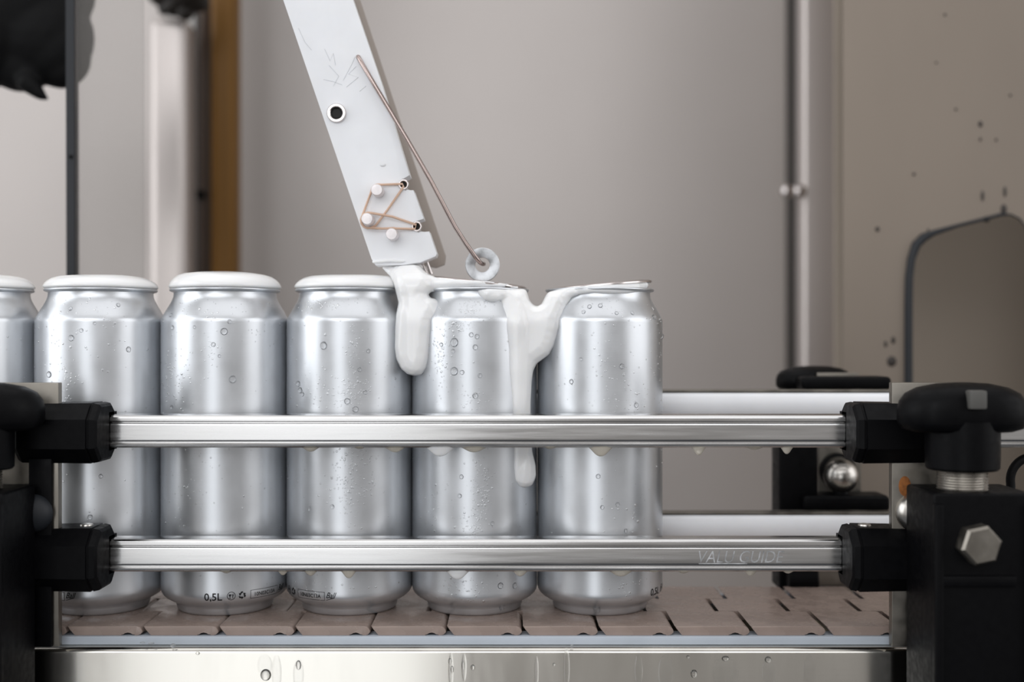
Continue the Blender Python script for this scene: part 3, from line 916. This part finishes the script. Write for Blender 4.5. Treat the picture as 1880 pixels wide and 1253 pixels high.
gl_, bar_l = bracket(-247, -1, PX(184, -60), PX(184, -60), PX(108, -58), 'shadowy black rail bracket in front of the half-visible can')
mb = MB(); mb.lathe([(0, .4), (.6, .35), (1, 0), (0, 0)], 14, Matrix.Translation(P(1661, 893, -58.4)) @ Matrix.Diagonal((3.4, 1, 5.5, 1)) @ Matrix.Rotation(math.radians(90), 4, 'X')); mb.build('rust_stain', M['rust'], gr_)
# cable
pts = []
for k in range(15):
    a = math.radians(80 + 110 * k / 14)
    pts.append(P(1895 + 40 * math.cos(a), 882 + 42 * math.sin(-a), -40))
pts += [P(1856, 960, -40), P(1858, 1040, -40), P(1862, 1120, -40)]
mb = MB(); mb.tube(pts, 2.2, 10)
tag(mb.build('cable', M['rubber'], angle=60), 'thin black cable curving behind the knobbed bracket', 'cable')

# ------------------------------------------------------------------ rear bracket
YE = 58
rb = thing('rear_bracket', (PX(1500, YE), YE, -60), 'small black rail bracket with steel ball knob behind the belt', 'bracket')
def rbox(px0, px1, py0, py1, y0, y1, bev, name, m):
    mb = MB(); mb.box(PX(px0, y0), PX(px1, y0), y0, y1, PZ(py1, y0), PZ(py0, y0), bev, 3)
    return mb.build(name, m, rb, angle=35)
mb = MB(); star_knob(mb, PX(1494, 84), 84, PZ(716, 84), PZ(672, 84), 26, math.radians(30)); mb.build('wing_knob', M['black'], rb, angle=50)
rbox(1500, 1577, 685, 760, 66, 71, 0.4, 'steel_bar', M['barsteel'])
rbox(1472, 1638, 692, 716, 50, 74, 3.0, 'clamp_head', M['black'])
rbox(1431, 1502, 800, 1085, 60, 82, 2.0, 'stem_block', M['black'])
rbox(1503, 1581, 700, 1000, 74, 78, 0.4, 'steel_plate', M['barsteel'])
rbox(1476, 1636, 911, 941, 50, 74, 3.5, 'clamp_head', M['black'])
c = P(1544, 874, 60)
mb = MB(); mb.lathe([(10 * math.sin(math.pi * k / 24), -10 * math.cos(math.pi * k / 24)) for k in range(25)], 40, Matrix.Translation(c)); mb.build('ball_knob', M['steel'], rb, angle=80)
mb = MB(); mb.lathe([(0, 0), (6, 0), (4.6, 5), (4.6, 10), (0, 10)], 24, Matrix.Translation((c.x, c.y, c.z - 17))); mb.build('ball_stem', M['black'], rb, angle=40)
mb = MB(); mb.lathe([(8.5, 0), (10.5, 0), (10.5, 4), (8.5, 4), (8.5, 0)], 32, Matrix.Translation((c.x, c.y + 9, c.z + 2)) @ Matrix.Rotation(math.radians(90), 4, 'X')); mb.build('ball_socket', M['rubber'], rb)
mb = MB(); mb.lathe([(0, 0), (7.5, 0), (8.5, 1), (8.5, 16), (7.5, 17), (0, 17)], 32, Matrix.Translation(P(1444, 1064, 56)) @ Matrix.Rotation(math.radians(90), 4, 'Y')); mb.build('spacer', M['black'], rb)
rbox(1502, 1590, 1035, 1078, 52, 72, 1.0, 'foot', M['barsteel'])

# ------------------------------------------------------------------ white lid-pressing arm
YF = -14       # front face
TH = 14
arm = thing('white_arm', P(740, 487, YF + 6), 'slanted white plastic arm with pins and rubber bands over the cans', 'arm')
def A2(x, y): 
    v = P(x, y, YF); return (v.x, v.z)
def notch(cx, cy, r, p_in0, p_in1):
    """slot from the edge into a round end"""
    pts = [p_in0]
    a0 = math.atan2(-(p_in0[1] - cy), p_in0[0] - cx); a1 = math.atan2(-(p_in1[1] - cy), p_in1[0] - cx)
    while a1 < a0: a1 += 2 * math.pi
    for k in range(1, 12):
        a = a0 + (a1 - a0) * k / 12
        pts.append((cx + r * math.cos(a), cy - r * math.sin(a)))
    pts.append(p_in1)
    return pts
out = [(450, -200), (581, -200), (648, 0), (700, 152), (752, 322)]
out += notch(741, 339, 10, (743, 327), (749, 350))
out += [(759, 349), (778, 402)]
out += notch(765, 416, 10, (768, 405), (773, 427))
out += [(788, 425), (802, 466), (800, 471), (770, 483), (740, 487), (690, 488), (682, 476), (520, 0)]
mb = MB(); mb.extrude_poly([A2(x, y) for x, y in out][::-1], 'y', YF, YF + TH, 0.5)
bar = mb.build('bar', M['white'], arm, angle=25)
# steel backing plate, set back and offset
mb = MB(); yb_ = 26
pts = [(560, -200), (600, -200), (661, 0), (748, 262), (818, 470), (816, 486), (800, 492), (778, 488), (640, 60)]
mb.extrude_poly([(PX(x, yb_), PZ(y, yb_)) for x, y in pts][::-1], 'y', yb_, yb_ + 4, 0.4); mb.build('backing_plate', M['backing'], arm, angle=25)
mb = MB()
for px in (640, 720): mb.lathe([(0, 0), (3, 0), (3, 30), (0, 30)], 16, Matrix.Translation(P(px, 260 if px == 640 else 420, YF + TH + 30)) @ Matrix.Rotation(math.radians(90), 4, 'X'))
mb.build('spacer', M['steel'], arm)
def facing(px, py, Y): return Matrix.Translation(P(px, py, Y)) @ Matrix.Rotation(math.radians(90), 4, 'X')
# pins
for px, py in ((692, 349), (674, 402), (719, 430)):
    mb = MB(); mb.lathe([(0, 0), (3.0, 0), (3.0, 10.4), (2.7, 11.0), (0, 11.1)], 28, facing(px, py, YF - 9) @ Matrix.Translation((0, 0, -10))); mb.build('pin', M['pin'], arm, angle=35)
# eyelets
for px, py in ((741, 339), (765, 416)):
    mb = MB(); mb.lathe([(1.7, 0.6), (1.7, -3), (2.7, -3), (2.7, 0.6), (2.4, .9), (2.0, .9), (1.7, 0.6)], 28, facing(px, py, YF)); e = mb.build('eyelet', M['polished'], arm, angle=35)
    mb = MB(); mb.lathe([(0, -2.5), (1.75, -2.5), (1.75, -1.0), (0, -1.0)], 20, facing(px, py, YF)); mb.build('eyelet_hole', M['hole'], e)
# socket bolt
mb = MB(); mb.lathe([(3.1, -3), (5.0, -3), (5.0, 1.0), (4.6, 1.5), (3.5, 1.5), (3.1, 1.1), (3.1, -3)], 40, facing(618, 208, YF)); sb = mb.build('socket_bolt', M['polished'], arm, angle=40)
mb = MB(); mb.lathe([(0, 0.0), (3.5, 0.0), (3.4, 0.9), (2.5, 0.25), (0, 0.15)], 6, facing(618, 208, YF)); mb.build('socket', M['hole'], sb, angle=20)
# rubber bands
def arc(cx, cy, r, a0, a1, Y, n=8):
    return [P(cx + r * math.cos(math.radians(a0 + (a1 - a0) * k / n)), cy - r * math.sin(math.radians(a0 + (a1 - a0) * k / n)), Y) for k in range(n + 1)]
yb1, yb2 = YF - 2.2, YF - 2.9
loop1 = [P(739, 338, YF - 0.4)] + arc(695, 352, 13, 75, 175, yb1) + arc(677, 405, 14, 165, 300, yb1) + [P(690, 414, yb1), P(712, 385, yb1 - .3), P(741, 343, YF - 0.5)]
mb = MB(); mb.tube(loop1, 0.62, 8, closed=True); mb.build('rubber_band', M['band'], arm, angle=70)
loop2 = [P(764, 413, YF - 0.5)] + [P(720, 398, yb2)] + arc(677, 405, 14.5, 70, 285, yb2) + [P(702, 420, yb2)] + arc(722, 432, 13, 100, 70, yb2, 3) + [P(762, 421, YF - 0.5)]
mb = MB(); mb.tube(loop2, 0.62, 8, closed=True); mb.build('rubber_band', M['band'], arm, angle=70)
# wire with washer
wire = [P(655, 102, YF + 4), P(658, 105, YF - 0.5), P(663, 114, YF - 1.6), P(690, 160, YF - 1.8), P(745, 252, YF - 2.2), P(790, 330, YF - 2.5), P(812, 372, YF - 2.0), P(835, 416, YF - 1.4), P(855, 447, YF - 1), P(872, 471, YF - 1), P(881, 482, YF), P(886, 485, YF + 4), P(888, 485, YF + 9)]
mb = MB(); mb.tube(wire, 1.15, 12); mb.build('wire_rod', M['wire'], arm, angle=60)
mb = MB(); mb.lathe([(4.0, 0), (8.6, 0), (9.0, .4), (9.0, 2.0), (8.6, 2.4), (4.2, 2.4), (3.8, 2.1), (3.8, .3), (4.0, 0)], 56, facing(886, 487, YF + 5)); mb.build('washer', M['zinc'], arm, angle=40)
rs = random.Random(11)
mb = MB()
for path in ([(548, 52), (560, 78), (572, 92)], [(596, 90), (606, 112), (612, 98), (616, 120)], [(604, 120), (622, 140), (612, 158)], [(594, 146), (612, 150), (628, 156)], [(630, 148), (646, 118), (652, 104)], [(636, 160), (658, 142), (640, 136), (654, 122)], [(660, 168), (672, 158)]):
    mb.tube([P(x, y, YF - 0.01) for x, y in path], 0.11, 5)
mb.build('pencil_mark', M['pencil'], arm, angle=80)
# rods below the arm
for a, b in (((768, 470), (784, 503)), ((779, 470), (792, 504))):
    mb = MB(); mb.tube([P(a[0], a[1], YF + 16), P(b[0], b[1], YF + 16)], 0.9, 10); mb.build('guide_rod', M['polished'], arm)
mb = MB(); mb.lathe([(0, .5), (.6, .4), (1, 0), (.9, -.3), (0, -.3)], 14, facing(703, 303, YF) @ Matrix.Diagonal((1.7, 1.0, 0.8, 1))); mb.build('water_drop', M['foam'], arm)

for o in S.objects:
    if '_base' in o: del o['_base']
